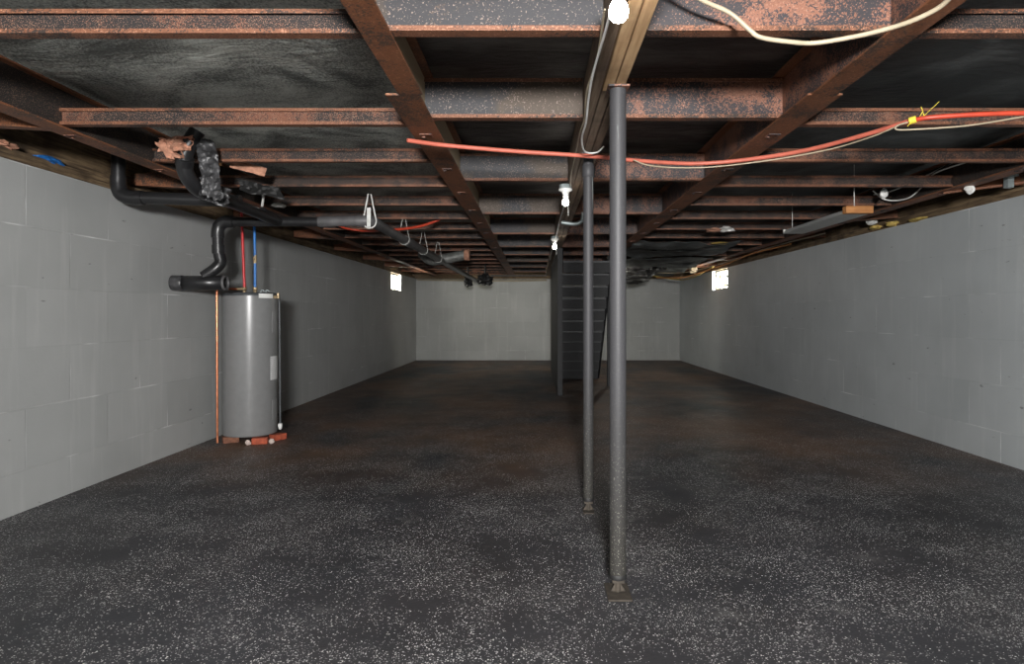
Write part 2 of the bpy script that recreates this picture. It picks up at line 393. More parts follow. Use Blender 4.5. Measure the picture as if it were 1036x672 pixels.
# timber sill and rim along the wall heads
for k, (x0, x1, xr0, xr1) in enumerate(((XL - .16, XL - .02, XL - .2, XL - .12), (XR + .02, XR + .16, XR + .12, XR + .2))):
    struct('trim_%d' % (2 * k + 1), MB().box(x0, x1, Y0, Y1, WT, WT + .045).box(x0 + .01, x1 - .01, Y0, Y1, WT + .047, WT + .085), M['wood_sill'], bevel=.004)
    struct('trim_%d' % (2 * k + 2), MB().box(xr0, xr1, Y0 - T, Y1 + T, WT + .085, 2.86), M['wood_sill'])
struct('trim_5', MB().box(XL - .2, XR + .2, Y1 + .03, Y1 + .18, WT, 2.86), M['wood_sill'])
struct('trim_6', MB().box(XL - .2, XR + .2, Y0 - .18, Y0 - .03, WT, 2.86), M['wood_sill'])
struct('trim_7', MB().box(XL + .02, .3, Y1 - .035, Y1 + .0, WT - .035, WT + .01), simple('pale ledger strip', (.22, .2, .16), .7))
def window(name, x, y0, y1, z0, side):
    e = bpy.data.objects.new(name, None); COL.objects.link(e); e['kind'] = 'structure'; loc = (x, (y0 + y1) / 2, z0); e.location = loc; e['_w'] = loc
    fr = MB(); t = .035
    fr.box(x - .03, x + .03, y0, y1, z0, z0 + t).box(x - .03, x + .03, y0, y1, WT - t, WT).box(x - .03, x + .03, y0, y0 + t, z0 + t, WT - t).box(x - .03, x + .03, y1 - t, y1, z0 + t, WT - t)
    obj('window_frame', fr, M['sash'], e)
    ym = (y0 + y1) / 2
    obj('mullion', MB().box(x - .02, x + .02, ym - .02, ym + .02, z0 + t, WT - t), M['sash'], e)
    for a, c in ((y0 + t, ym - .02), (ym + .02, y1 - t)): obj('pane', MB().box(x - .003, x + .003, a, c, z0 + t, WT - t), M['glass'], e)
def portal(name, x, y0, y1, z0, ry):
    l = bpy.data.lights.new(name, 'AREA'); l.shape = 'RECTANGLE'; l.size = WT - z0; l.size_y = y1 - y0; l.cycles.is_portal = True
    o = bpy.data.objects.new(name, l); COL.objects.link(o); o.location = (x, (y0 + y1) / 2, (z0 + WT) / 2); o.rotation_euler = (0, ry, 0)
portal('daylight_left', XL - .17, *WLW, -math.pi / 2); portal('daylight_right', XR + .17, *WRW, math.pi / 2)
window('window_1', XL - .12, *WLW, -1); window('window_2', XR + .12, *WRW, 1)

# ------------------------------------------------------------------ steel frame
def rail(name, label, xs, segs, parts_mat, clip_ys, lean=0, cat='steel beam'):
    """segs: (y0, y1, x0, x1) of each flange length"""
    xc = xs; t = thing(name, label, cat, (xc, segs[0][0], ZS))
    mb = MB()
    for y0, y1, x0, x1 in segs: mb.box(x0, x1, y0, y1, ZS, ZS + .011)
    # little return lips and weld beads keep the flange edge from reading as paper
    obj('bottom_flange', mb, parts_mat[0], t, .002)
    obj('web', MB().box(xc - .005, xc + .005, segs[0][0], segs[-1][1], ZS + .011, ZC - .012), parts_mat[1], t)
    obj('top_flange', MB().box(xc - .06, xc + .05, segs[0][0], segs[-1][1], ZC - .012, ZC), parts_mat[0], t, .002)
    for y in clip_ys:
        x = (segs[-1][2] + segs[-1][3]) / 2; c = MB(); s = .032; r = .0035; z = ZS - .006
        c.tube([(x - s, y - s, z), (x + s, y - s, z), (x + s, y + s, z)], r, 6, False); c.tube([(x - s, y - s, z), (x - s, y + s * .9, z)], r, 6, False)
        c.box(x - s - .004, x - s + .02, y + s * .7, y + s, z - .004, ZS + .002)
        obj('clip', c, M['rust_web'], t)
    return t
OY = [1.55, 2.50, 3.69, 4.58, 5.47, 6.41] + [6.41 + .915 * k for k in range(1, 13)]   # outrigger spacing
CY = [1.30, 2.44, 3.51, 5.14, 6.85, 8.56, 10.2, 11.6, 13.1, 14.7, 16.3]
rail('steel_girder', 'long rusty brown steel girder running back, left of the timber centre beam', -.62, [(-.5, 3.09, -.658 - .01, -.552), (3.09, 17.6, -.735, -.567)], (M['rail'], M['tan_web']), [y + .08 for y in OY[2:12]])
rail('steel_girder', 'long rusty brown steel girder running back, right of the timber centre beam', 1.375, [(-.5, 3.09, 1.345, 1.47), (3.09, 17.6, 1.33, 1.50)], (M['rail'], M['rust_web']), [y + .08 for y in OY[2:12]])
rail('steel_girder', 'outer rusty girder running back beside the left block wall', -2.77, [(-.5, 17.6, -2.835, -2.71)], (M['rail'], M['rail_dark']), [y + .1 for y in OY[2:12]])
rail('steel_girder', 'outer rusty girder running back beside the right block wall', 3.60, [(-.5, 17.6, 3.53, 3.67)], (M['rail'], M['rail_dark']), [y + .1 for y in OY[2:12]])
def cross(name, label, cat, group, x0, x1, y, z0, z1, fw, lip, mats, mat_f):
    t = thing(name, label, cat, ((x0 + x1) / 2, y, z0), group)
    obj('web', MB().box(x0, x1, y - .004, y + .004, z0 + .008, z1 - .008), mats, t)
    for nm, za, zb, s in (('bottom_flange', z0, z0 + .008, 1), ('top_flange', z1 - .008, z1, -1)):
        f = MB().box(x0, x1, y - fw / 2, y + fw / 2, za, zb)
        zl = (zb, zb + lip) if s > 0 else (za - lip, za)
        f.box(x0, x1, y - fw / 2, y - fw / 2 + .005, *zl)
        obj(nm, f, mat_f, t, .0015)
    return t
ci = 0
for y in CY:
    n = ORD[ci]; ci += 1
    near = n + ' from the camera'
    cross('steel_crossmember', 'deep grey steel crossmember left of the timber beam, ' + near, 'steel beam', 'deep crossmembers of the left half', -.614, .26, y, ZS + .012, ZC - .02, .06, .012, M['grey_web'], M['outrig_flange'])
    cross('steel_crossmember', 'deep rusty steel crossmember right of the timber beam, ' + near, 'steel beam', 'deep crossmembers of the right half', .425, 1.368, y, ZS + .012, ZC - .02, .06, .012, M['rust_web'], M['outrig_flange'])
for i, y in enumerate(OY):
    near = ORD[i] + ' from the camera'
    z0 = 2.41; z1 = 2.505
    cross('steel_outrigger', 'shallow rusty steel joist between the two left girders, ' + near, 'steel joist', 'shallow joists of the left bay', -2.76, -.655, y, z0, z1, .055, .010, M['outrig_web'], M['outrig_flange'])
    cross('steel_outrigger', 'shallow rusty steel joist between the two right girders, ' + near, 'steel joist', 'shallow joists of the right bay', 1.42, 3.59, y, z0, z1, .055, .010, M['outrig_web'], M['outrig_flange'])
    if i % 2 == 0 and i:
        for side, xa, xb, m_ in (('left', -2.78, XL - .1, 'rail'), ('right', 3.61, XR + .1, 'rail')):
            pl = [(xa, ZS + .012), (xb, ZS + .05), (xb, 2.52), (xa, 2.60)]
            br = thing('steel_bracket', 'rusty tapered bracket from outer girder to %s block wall, %s from the camera' % (side, ORD[i // 2 - 1]), 'steel bracket', (xa, y, ZS + .012), 'wall brackets')
            obj('web', MB().prism(pl, y - .004, y + .004, 'y'), M[m_], br)
            obj('bottom_flange', MB().prism([(xa, ZS + .004), (xb, ZS + .042), (xb, ZS + .05), (xa, ZS + .012)], y - .035, y + .035, 'y'), M['rail'], br)

# ------------------------------------------------------------------ timber centre beam
t = thing('timber_beam', 'pale double timber beam over the front post, reaching toward the camera', 'wooden beam', (.37, -.5, ZS - .004))
obj('plank', MB().box(.318, .366, -.5, 3.02, ZS - .004, ZS + .22), M['wood'], t, .003)
obj('plank', MB().box(.372, .418, -.5, 3.02, ZS - .004, ZS + .22), M['wood'], t, .003)
t = thing('timber_beam', 'old brown timber beam running back from the front post to the stairs', 'wooden beam', (.34, 1.4, ZS))
obj('plank', MB().box(.268, .312, 1.4, 17.6, ZS - .0, ZS + .22), M['wood_old'], t, .003)
obj('plank', MB().box(.318, .366, 3.03, 17.6, ZS + .004, ZS + .22), M['wood_old'], t, .003)
obj('plank', MB().box(.372, .418, 3.03, 17.6, ZS - .0, ZS + .22), M['wood_old'], t, .003)

# ------------------------------------------------------------------ posts
def post(label, x, y, r, top, plate):
    t = thing('support_post', label, 'post', (x, y, 0), 'steel support posts')
    pw, p0, p1 = plate
    obj('base_plate', MB().box(x - pw / 2, x + pw / 2, y + p0, y + p1, 0, .009), M['foot'], t, .002)
    sc_ = MB().tube([(x, y, .009), (x, y, .075)], .014, 10); sc_.box(x - .028, x + .028, y - .028, y + .028, .055, .07)
    for k in (-1, 1): sc_.prism([(x + k * .008, .009), (x + k * .034, .009), (x + k * .008, .055)], y - .004, y + .004, 'y')
    obj('screw', sc_, M['foot'], t)
    obj('pole', MB().lathe((x, y, 0), [(r * .96, .07), (r, .074), (r, top - .10), (r * 1.0, top - .01)], 32), M['post'], t)
    obj('collar', MB().lathe((x, y, 0), [(r * 1.02, .07), (r * 1.06, .074), (r * 1.06, .088), (r * 1.02, .092)], 32), M['black'], t)
    obj('cap_plate', MB().box(x - .05, x + .05, y - .055, y + .055, top - .01, top), M['rust_web'], t, .002)
    return t
post('nearer grey steel post on a rusty foot plate, holding up the pale timber beam', .386, 2.975, .039, ZS - .005, (.112, -.095, .09))
t = post('farther slim grey steel post standing behind the front post', .350, 4.21, .034, ZS - .004, (.075, -.07, .05))
obj('sleeve', MB().lathe((.350, 4.21, 0), [(.036, 2.22), (.041, 2.225), (.041, 2.30), (.036, 2.305)], 28), M['post'], t)

# ------------------------------------------------------------------ stairs
sx0, sx1 = .42, 1.30
st = thing('staircase', 'charcoal painted wooden staircase seen from behind at the far middle of the room', 'stairs', ((sx0 + sx1) / 2, 11.6, 0))
ytop, n = 10.55, 11; rise = 2.31 / (n + .5); run = (12.95 - ytop) / n
for x in (sx0, sx1 - .04):
    pl = [(12.95, 0), (13.25, 0), (ytop + .14, 2.38), (ytop - .10, 2.38)]
    obj('stringer', MB().prism(pl, x, x + .04, 'x'), M['stair'], st)
for k in range(n):
    z = 2.31 - .1 - k * rise; y = ytop + .02 + (k + .3) * run
    obj('tread', MB().box(sx0 + .04, sx1 - .04, y - .02, y + .25, z - .035, z), M['stair_light'], st, .003)
    obj('riser', MB().box(sx0 + .04, sx1 - .04, y + .0, y + .018, z - rise, z - .037), M['stair'], st)
sp = thing('stair_partition', 'black boarded partition closing the left side of the stairs', 'partition', (.37, 12.4, 0))
for k in range(9):
    y = 10.26 + k * .49; obj('board', MB().box(.352, .372, y, y + .485, .0, 2.378), M['stair_panel'], sp, .003)
obj('rail', MB().box(.374, .410, 10.27, 14.6, 2.30, 2.376), M['stair_panel'], sp)
obj('corner_post', MB().box(.352, .432, 10.16, 10.25, 0, 2.378), M['stair'], sp, .004)
tag(obj('stair_prop', MB().box(1.305, 1.345, 11.50, 11.59, 0, 2.378), M['stair'], None, .003), 'thin dark timber prop standing to the right of the staircase', 'post')

# ------------------------------------------------------------------ water heater
hx, hy, hr, hz0, hz1 = -2.985, 6.62, .265, .065, 1.532
wh = thing('water_heater', 'tall grey cylindrical water heater standing on red bricks by the left wall', 'water heater', (hx, hy, hz0))
obj('tank', MB().lathe((hx, hy, 0), [(hr - .02, hz0), (hr - .004, hz0 + .004), (hr, hz0 + .02), (hr, hz1 - .035)], 64), M['tank'], wh)
obj('top_cap', MB().lathe((hx, hy, 0), [(hr + .002, hz1 - .034), (hr + .002, hz1 - .014), (hr - .02, hz1), (.02, hz1 + .004)], 64), M['tank_dark'], wh)
def on_tank(name, ang, z0, z1, half, m, off=.003, lab=None):   # curved plate hugging the tank; ang from -Y toward +X
    b = MB(); k = 8; vi = []; 
    vs = []
    for rr in (hr + .0005, hr + off):
        for z in (z0, z1):
            for i in range(k + 1):
                a = math.radians(ang) + half * (2 * i / k - 1); vs.append((hx + rr * math.sin(a), hy - rr * math.cos(a), z))
    N = k + 1; fs = []
    for i in range(k):
        fs += [(2 * N + i, 2 * N + i + 1, 3 * N + i + 1, 3 * N + i), (i, N + i, N + i + 1, i + 1), (i, i + 1, 2 * N + i + 1, 2 * N + i), (N + i, 3 * N + i, 3 * N + i + 1, N + i + 1)]
    fs += [(0, 2 * N, 3 * N, N), (k, N + k, 3 * N + k, 2 * N + k)]
    b.add(vs, fs); o = obj(name, b, m, wh)
    if lab: o['label'] = lab
    return o
on_tank('data_label', 84, .63, .875, .26, M['paper'], lab='white printed label')
on_tank('access_panel', 84, 1.12, 1.33, .16, M['tank'], .008)
on_tank('access_panel', 84, .22, .42, .16, M['tank'], .008)
# relief valve with its hanging white tag, discharge pipe down the right side
va = math.radians(84); vx, vy = hx + hr * math.sin(va), hy - hr * math.cos(va)
vb = MB().tube([(vx - .01, vy, 1.49), (vx + .05, vy - .02, 1.49)], .018, 12); vb.tube([(vx + .045, vy - .02, 1.475), (vx + .045, vy - .02, 1.53)], .013, 10)
obj('relief_valve', vb, M['brass'], wh)
on_tank('warning_label', 58, 1.475, 1.52, .30, M['white'], .006, 'small white strip label near the top')
obj('discharge_pipe', MB().tube([(vx + .045, vy - .02, 1.48), (vx + .05, vy + .0, 1.42), (vx + .05, vy + .02, .17)], .010, 10, sub=3), M['tank_dark'], wh)
obj('drain_spout', MB().lathe((vx + .05, vy + .02, 0), [(.012, .17), (.024, .165), (.02, .12), (.008, .105)], 12), M['porcelain'], wh)
for px, nm in ((-.04, 'nipple'), (.07, 'nipple')):
    obj(nm, MB().lathe((hx + px, hy - .05, 0), [(.018, hz1), (.018, hz1 + .03), (.024, hz1 + .032), (.024, hz1 + .055), (.015, hz1 + .06)], 12), M['brass'], wh)
for px in (.13, .18):
    obj('wire_clamp', MB().tube([(hx + px, hy - .05, hz1), (hx + px + .01, hy - .05, hz1 + .03), (hx + px + .04, hy - .04, hz1 + .012)], .006, 8, sub=3), M['galv'], wh)
# bricks
M['brick_dull'] = simple('dull brown brick', (.20, .085, .05), .85, var=.4, vs=25, bmp=.4)
BR = [(-3.12, 6.47, 35, M['brick_dull'], 'brick', 'dull weathered brick under the left rim of the water heater'), (-2.79, 6.405, 14, M['brick'], 'brick', 'red brick under the front of the water heater'),
      (-2.69, 6.60, 62, M['brick'], 'brick', 'red brick under the right rim of the water heater'), (-3.0, 6.80, 80, M['brick'], 'brick', 'red brick under the rear of the water heater')]
for x, y, a, m_, nm, lb in BR:
    b = MB().box(-.075, .075, -.045, .045, 0, .062); a = math.radians(a); ca, sa = math.cos(a), math.sin(a)
    b.v = [Vector((x + v.x * ca - v.y * sa, y + v.x * sa + v.y * ca, v.z)) for v in b.v]
    tag(obj(nm, b, m_, None, .004), lb, 'brick', 'bricks under the water heater')
for i, (x, y, lb) in enumerate(((-2.880, 6.335, 'pale mortar lump at the left end of the front red brick'), (-2.670, 6.40, 'pale mortar lump between the two red bricks under the heater'))):
    tag(obj('mortar_lump', MB().lump((x, y, .024), (.028, .024, .026), i, .2, 3, 2), M['mortar']), lb, 'mortar')
# pipes to the heater
cy_ = hy - .05
tag(obj('red_water_tube', MB().tube([(hx - .04, cy_, hz1 + .06), (hx - .06, cy_, 2.1), (hx - .08, cy_, 2.6)], .0135, 12), M['red']), 'red plastic water tube rising from the water heater top', 'pipe')
bt = thing('blue_water_tube', 'blue plastic water tube with a brass valve rising from the water heater top', 'pipe', (hx + .07, cy_, hz1 + .06))
obj('tube', MB().tube([(hx + .07, cy_, hz1 + .06), (hx + .07, cy_, 1.9), (hx + .055, cy_, 2.6)], .0135, 12), M['blue'], bt)
vbm = MB().tube([(hx + .07, cy_, 1.84), (hx + .07, cy_, 1.91)], .019, 12); vbm.tube([(hx + .07, cy_ - .02, 1.875), (hx + .075, cy_ - .045, 1.885)], .009, 8); vbm.box(hx + .090, hx + .106, cy_ - .055, cy_ - .04, 1.84, 1.92)
obj('shutoff_valve', vbm, M['brass'], bt)
cp = thing('copper_pipe', 'thin copper pipe running down beside the water heater to the floor', 'pipe', (-3.20, 6.33, 0))
zc = 1.563
obj('pipe', MB().tube([(hx - .10, cy_ - .05, zc + .005), (-3.13, 6.30, zc + .005), (-3.165, 6.29, zc - .0), (-3.17, 6.29, zc - .045), (-3.165, 6.29, .03)], .0115, 12, sub=4), M['copper'], cp)
obj('elbow', MB().tube([(-3.14, 6.30, zc + .005), (-3.166, 6.29, zc - .002), (-3.17, 6.29, zc - .05)], .0145, 12, sub=4), M['copper'], cp)
obj('elbow', MB().tube([(hx - .13, cy_ - .045, zc + .005), (hx - .0, cy_ - .05, zc + .01)], .013, 12), M['brass'], cp)

# ------------------------------------------------------------------ drain pipes
S = 3
dp = thing('drain_pipe', 'black waste pipe with an elbow coming out over the left block wall', 'pipe', (-3.30, 5.0, 2.2))
obj('pipe', MB().tube([(-3.30, 5.0, 2.60), (-3.30, 5.0, 2.38), (-3.295, 5.0, 2.30)], .050, 20), M['pvc'], dp)
obj('elbow', MB().tube([(-3.30, 5.0, 2.40), (-3.298, 5.0, 2.33), (-3.275, 5.0, 2.262), (-3.20, 5.0, 2.232), (-3.10, 5.0, 2.232)], .057, 20, sub=5), M['pvc'], dp)
obj('pipe', MB().tube([(-3.14, 5.0, 2.232), (-2.36, 5.06, 2.215)], .049, 20), M['pvc'], dp)
fl = thing('waste_branch', 'black branch pipe sloping down from the torn plastic to the long pipe', 'pipe', (-2.6, 4.9, 2.2))
pth = [at(200, 132, 4.3), at(189, 150, 4.3), at(186, 166, 4.32), at(191, 181, 4.38), at(203, 193, 4.5), at(222, 200, 4.75)]
obj('bend', MB().tube(pth, .052, 20, sub=5), M['pvc'], fl)
obj('coupling', MB().tube([at(187.5, 160, 4.3), at(186.3, 168, 4.33)], .057, 20), M['pvc'], fl)
obj('pipe', MB().tube([at(220, 199.5, 4.73), (-2.42, 5.9, 2.185)], .046, 18), M['pvc'], fl)
obj('coupling', MB().tube([at(222, 200.2, 4.77), at(234, 204, 4.98)], .056, 18), M['pvc'], fl)
obj('coupling', MB().tube([(-2.452, 5.65, 2.210), (-2.42, 5.92, 2.185)], .056, 18), M['pvc'], fl)
lp = thing('long_drain_pipe', 'long dark pipe running right from above the heater then back under the joists', 'pipe', (-2.99, 5.95, 1.6))
zy = 2.18
obj('elbow', MB().tube([(-2.99, 5.95, 2.03), (-2.99, 5.95, 2.09), (-2.972, 5.95, 2.145), (-2.92, 5.95, zy), (-2.84, 5.95, zy)], .058, 20, sub=5), M['pvc'], lp)
obj('pipe', MB().tube([(-2.85, 5.95, zy), (-2.04, 5.95, zy)], .045, 18), M['pvc'], lp)
obj('sleeve', MB().tube([(-2.04, 5.95, zy), (-1.62, 5.95, zy + .01)], .050, 18), M['pvc_grey'], lp)
obj('elbow', MB().tube([(-1.68, 5.95, zy + .008), (-1.58, 5.965, zy + .008), (-1.54, 6.02, zy + .005), (-1.535, 6.14, zy)], .055, 18, sub=4), M['pvc_grey'], lp)
obj('pipe', MB().tube([(-1.535, 6.1, zy), (-1.53, 8.3, zy)], .049, 18), M['pvc_grey'], lp)
obj('coupling', MB().tube([(-1.535, 7.45, zy), (-1.533, 7.8, zy)], .058, 18), M['pvc_grey'], lp)
obj('pipe', MB().tube([(-1.53, 8.3, zy), (-1.50, 16.4, zy - .02)], .048, 16), M['pvc'], lp)
# vertical drop and the open tee above the heater
obj('drop', MB().tube([(-2.99, 5.95, 2.04), (-2.985, 5.95, 1.90), (-2.97, 5.95, 1.83)], .050, 18), M['pvc'], lp)
obj('coupling', MB().tube([(-2.987, 5.95, 1.96), (-2.984, 5.95, 1.88)], .056, 18), M['pvc'], lp)
obj('offset_bend', MB().tube([(-2.975, 5.95, 1.87), (-2.965, 5.95, 1.80), (-3.0, 5.93, 1.74), (-3.10, 5.91, 1.66)], .054, 18, sub=5), M['pvc'], lp)
# open tee: hollow
tee = thing('open_tee_pipe', 'wide black pipe with an open end hanging over the top of the water heater', 'pipe', (-3.13, 5.9, 1.55))
ro, ri = .066, .056; x0, x1 = -3.385, -2.885; prof = [(ri * .2, x0 + .01), (ro, x0), (ro, x1), (ri, x1), (ri, x0 + .05), (ri * .2, x0 + .05)]
obj('barrel', MB().lathe((0, 5.90, 1.603), prof, 32, 'x'), M['pvc'], tee)
obj('rim', MB().lathe((0, 5.90, 1.603), [(ri, x1 - .02), (ro + .005, x1 - .02), (ro + .005, x1 + .002), (ri - .001, x1 + .002), (ri - .001, x1 - .02)], 32, 'x', cap=False), M['pvc_grey'], tee)
obj('end_wrap', MB().lathe((0, 5.90, 1.603), [(ro * .9, x0 - .006), (ro + .005, x0), (ro + .004, x0 + .10), (ro, x0 + .105)], 32, 'x'), M['film'], tee)
# hanger straps
HS = [(-1.56, 5.94, .0, 'white hanger strap at the elbow of the long pipe'), (-1.53, 7.35, 0, 'white hanger strap second along the long pipe'), (-1.53, 8.6, 0, 'white hanger strap third along the long pipe'), (-1.53, 9.9, 0, 'white hanger strap fourth along the long pipe')]
for i, (x, y, k, lb) in enumerate(HS):
    b = MB(); r = .062
    arc = [(x + r * math.sin(a), y, zy - r * math.cos(a)) for a in [math.radians(q) for q in range(-100, 101, 20)]]
    b.tube([(x - .01, y - .01, 2.44)] + arc, .0032 if i else .007, 6, False); b.tube([arc[-1], (x + .01, y + .01, 2.44)], .0032 if i else .007, 6, False)
    if i == 0: b.box(x - .008, x + .028, y - .068, y - .060, zy - .06, 2.30)
    tag(obj('hanger_strap', b, M['strap']), lb, 'strap', 'pipe hanger straps')
tag(obj('hanger_strap', MB().tube([(-2.40, 5.55, 2.26), (-2.37, 5.5, 2.32), (-2.34, 5.44, 2.42)], .011, 6, False), M['strap']), 'short white perforated strap over the sloping branch pipe', 'strap', 'pipe hanger straps')

# torn plastic film draped over the bend
fd = thing('torn_plastic_sheet', 'torn black plastic film hanging around the sloping black pipe', 'plastic sheet', (-2.5, 4.8, 2.2))
obj('drape', MB().sheet(at(196, 137, 4.28), at(217, 143, 4.32) - at(196, 137, 4.28), at(206, 198, 4.46) - at(196, 137, 4.28), 14, 22, .028, 3, .002, 9), M['film'], fd)
obj('drape', MB().sheet(at(205, 180, 4.42), at(198, 199, 4.42) - at(205, 180, 4.42), at(234, 192, 4.7) - at(205, 180, 4.42), 12, 16, .03, 8, .002, 11), M['film'], fd)
obj('drape', MB().sheet((-2.46, 5.2, 2.42), (.35, .02, -.07), (.02, .02, -.09), 14, 6, .03, 5, .002, 9), M['black'], fd)
def scrap(name, c, size, seed, m_, lb, cat, amp=.35):
    return tag(obj(name, MB().lump(c, size, seed, amp, 3.2, 3), m_), lb, cat)
p = at(173, 148, 4.2)
pk = MB(); 
pk.sheet(p + Vector((-.09, 0, -.04)), (.20, .03, .02), (.03, -.02, .10), 14, 8, .045, 2, .004, 14); pk.sheet(p + Vector((-.06, .02, -.06)), (.12, -.02, .0), (.0, .03, .10), 10, 8, .05, 6, .004, 16)
tag(obj('insulation_scrap', pk, M['pink']), 'crumpled pinkish insulation scrap beside the top of the black plastic bend', 'insulation')
pk = MB().sheet(at(232, 169, 4.75), (.22, .1, -.05), (.02, 0, .06), 12, 6, .02, 4, .004, 9)
tag(obj('insulation_scrap', pk, M['pink']), 'flat pink insulation flap under the third joist of the left bay', 'insulation')
pk = MB().sheet(at(207, 168, 4.8), (.12, .03, .01), (.0, -.02, .045), 8, 6, .02, 9, .004, 12)
tag(obj('insulation_scrap', pk, simple('tan insulation', (.5, .27, .12), .9, var=.3)), 'small tan insulation scrap just right of the black plastic bend', 'insulation')
# things on the left wall head
bb = MB().sheet(Vector((-3.47, 4.22, 2.36)), (.02, .40, -.01), (.10, 0, .06), 14, 8, .03, 3, .003, 12)
tag(obj('blue_plastic_scrap', MB().lump((-3.45, 4.50, 2.40), (.03, .13, .028), 4, .25, 1.6, 3), M['blue_bag']), 'crumpled blue plastic scrap on the left wall head', 'plastic scrap')
scrap('mortar_debris', (-3.46, 4.10, 2.41), (.05, .10, .025), 6, M['pink'], 'small pinkish debris on the left wall head near the blue scrap', 'debris', .4)

# ------------------------------------------------------------------ hoses, cables
hz = thing('red_conduit', 'long faded red hose strung across under the joists between girders', 'hose', (.3, 4.0, 2.3))
pts = [at(412, 142, 3.74), at(450, 147, 3.85), at(520, 153, 3.95), at(596, 158, 4.02), at(650, 163, 4.12), at(705, 165.5, 4.18), at(760, 161, 4.08), at(820, 151, 3.86), at(880, 135, 3.56), at(922, 122, 3.36)]
obj('hose', MB().tube(pts, .0135, 10, sub=5), M['coral'], hz)
obj('hose', MB().tube([at(922, 122, 3.36), at(940, 119, 3.3), at(985, 116, 3.24), at(1036, 114.5, 3.2), at(1100, 116, 3.15), at(1180, 120, 3.1)], .0125, 10, sub=5), M['coral_dark'], hz)['label'] = 'brighter red hose length at the right'
obj('tape', MB().tube([at(920, 122.5, 3.36), at(927, 120.5, 3.34)], .019, 10), M['yellow_tape'], hz)
tl = MB()
for a, c in (((926, 118), (918, 128)), ((930, 119), (934, 112)), ((934, 118), (950, 103)), ((935, 118), (932, 108))): tl.tube([at(*a, 3.34), at(*c, 3.32)], .0018, 5)
obj('tie', tl, M['yellow_tape'], hz)
def cable(name, pts, r, m_, lb, cat='cable', sub=5, group=None):
    return tag(obj(name, MB().tube(pts, r, 8, sub=sub), m_), lb, cat, group)
cable('thin_white_cable', [at(641, 162, 4.05), at(655, 167, 4.1), at(680, 169.5, 4.14), at(720, 169, 4.12), at(780, 162, 4.0), at(840, 151, 3.8), at(880, 139, 3.56), at(900, 131, 3.45), at(917, 124, 3.36)], .0045, M['cream'], 'thin white cable sagging just under the red hose')
cable('thin_white_cable', [at(918, 124, 3.33), at(908, 127, 3.33), at(907, 131, 3.33), at(925, 131, 3.3), at(980, 127, 3.24), at(1036, 118, 3.2), at(1100, 108, 3.15)], .0045, M['cream'], 'thin white cable looping right from the yellow tape')
cable('electric_cable', [at(655, -40, 2.2), at(705, -3, 2.27), at(738, 13, 2.3), at(758, 30, 2.3), at(770, 38, 2.3), at(800, 42.5, 2.3), at(825, 43.5, 2.3), at(870, 36, 2.24), at(915, 24, 2.16), at(948, 9, 2.08), at(965, -6, 2.02)], .0085, M['cream'], 'thick cream electric cable looping down in front of the right crossmember')
cable('red_hose', [at(386, 233, 7.0), at(405, 232, 7.2), at(425, 229, 7.4), at(440, 224, 7.5), at(452, 219, 7.5)], .016, M['coral_dark'], 'short red hose curving under the left joists over the long pipe', 'hose')
cable('red_hose', [at(330, 223, 7.6), at(350, 231, 7.9), at(372, 234, 7.9), at(386, 233, 7.2)], .013, M['coral_dark'], 'short dark red hose behind the grey pipe sleeve', 'hose')
# wires along the beam
wz = .25
cable('lamp_cable', [(.262, 2.0, 2.36), (.255, 2.3, 2.345), (.245, 2.7, 2.34), (.25, 3.0, 2.33), (.262, 3.3, 2.31), (.262, 3.6, 2.31), (.30, 3.85, 2.30), (.38, 3.95, 2.32), (.43, 4.0, 2.37)], .0055, M['white'], 'white cable running from the bare bulb back along the timber beam')
cable('lamp_cable', [(.240, 2.2, 2.37), (.252, 2.6, 2.36), (.238, 2.95, 2.35), (.255, 3.3, 2.335), (.250, 3.6, 2.34), (.262, 4.0, 2.37), (.262, 4.6, 2.35), (.275, 5.02, 2.33)], .0045, M['cream'], 'pale cable from the bulb to the second lampholder')
cable('lamp_cable', [(.26, 5.3, 2.33), (.27, 6.2, 2.345), (.262, 7.2, 2.34), (.27, 8.5, 2.33)], .0055, M['white'], 'white cable between the second and third lampholders')
cable('lamp_cable', [(.26, 8.8, 2.33), (.27, 9.6, 2.345), (.262, 10.4, 2.34), (.27, 11.9, 2.33)], .0055, M['white'], 'white cable from the third lampholder back past the stairs')
# lampholders
def lampholder(x, y, lb, bm, globe):
    t = thing('lampholder', lb, 'light fixture', (x, y, 2.2), 'lampholders along the timber beam')
    zt = 2.375
    if globe:
        hd = obj('holder', MB().lathe((x, y, 0), [(.045, zt), (.045, zt - .02), (.026, zt - .03), (.022, zt - .062)], 20), M['porcelain'], t)
        obj('bulb', MB().lathe((x, y, 0), [(.016, zt - .058), (.018, zt - .075), (.028, zt - .09), (.0315, zt - .108), (.029, zt - .124), (.02, zt - .136), (.006, zt - .14)], 24), bm, hd)
    else:
        obj('junction_box', MB().lathe((x, y, 0), [(.050, zt), (.050, zt - .035)], 8, smooth=False), M['galv'], t)
        hd = obj('holder', MB().lathe((x, y, 0), [(.056, zt - .036), (.058, zt - .048), (.03, zt - .062), (.021, zt - .085), (.021, zt - .10)], 20), M['porcelain'], t)
        obj('bulb', MB().lathe((x, y, 0), [(.014, zt - .098), (.015, zt - .115), (.024, zt - .13), (.028, zt - .147), (.025, zt - .162), (.014, zt - .172), (.004, zt - .175)], 20), bm, hd)
        obj('pull_chain', MB().tube([(x + .02, y - .02, zt - .07), (x + .022, y - .022, zt - .26)], .002, 6), M['white'], t)
    return t
lampholder(.262, 2.0, 'bare white round bulb in its holder on the near timber beam', BM[0], True)
lampholder(.245, 5.2, 'white lampholder hanging from a metal box beside the timber beam behind the posts', BM[1], False)
lampholder(.26, 8.65, 'small white lampholder farther along the timber beam before the stairs', BM[2], False)
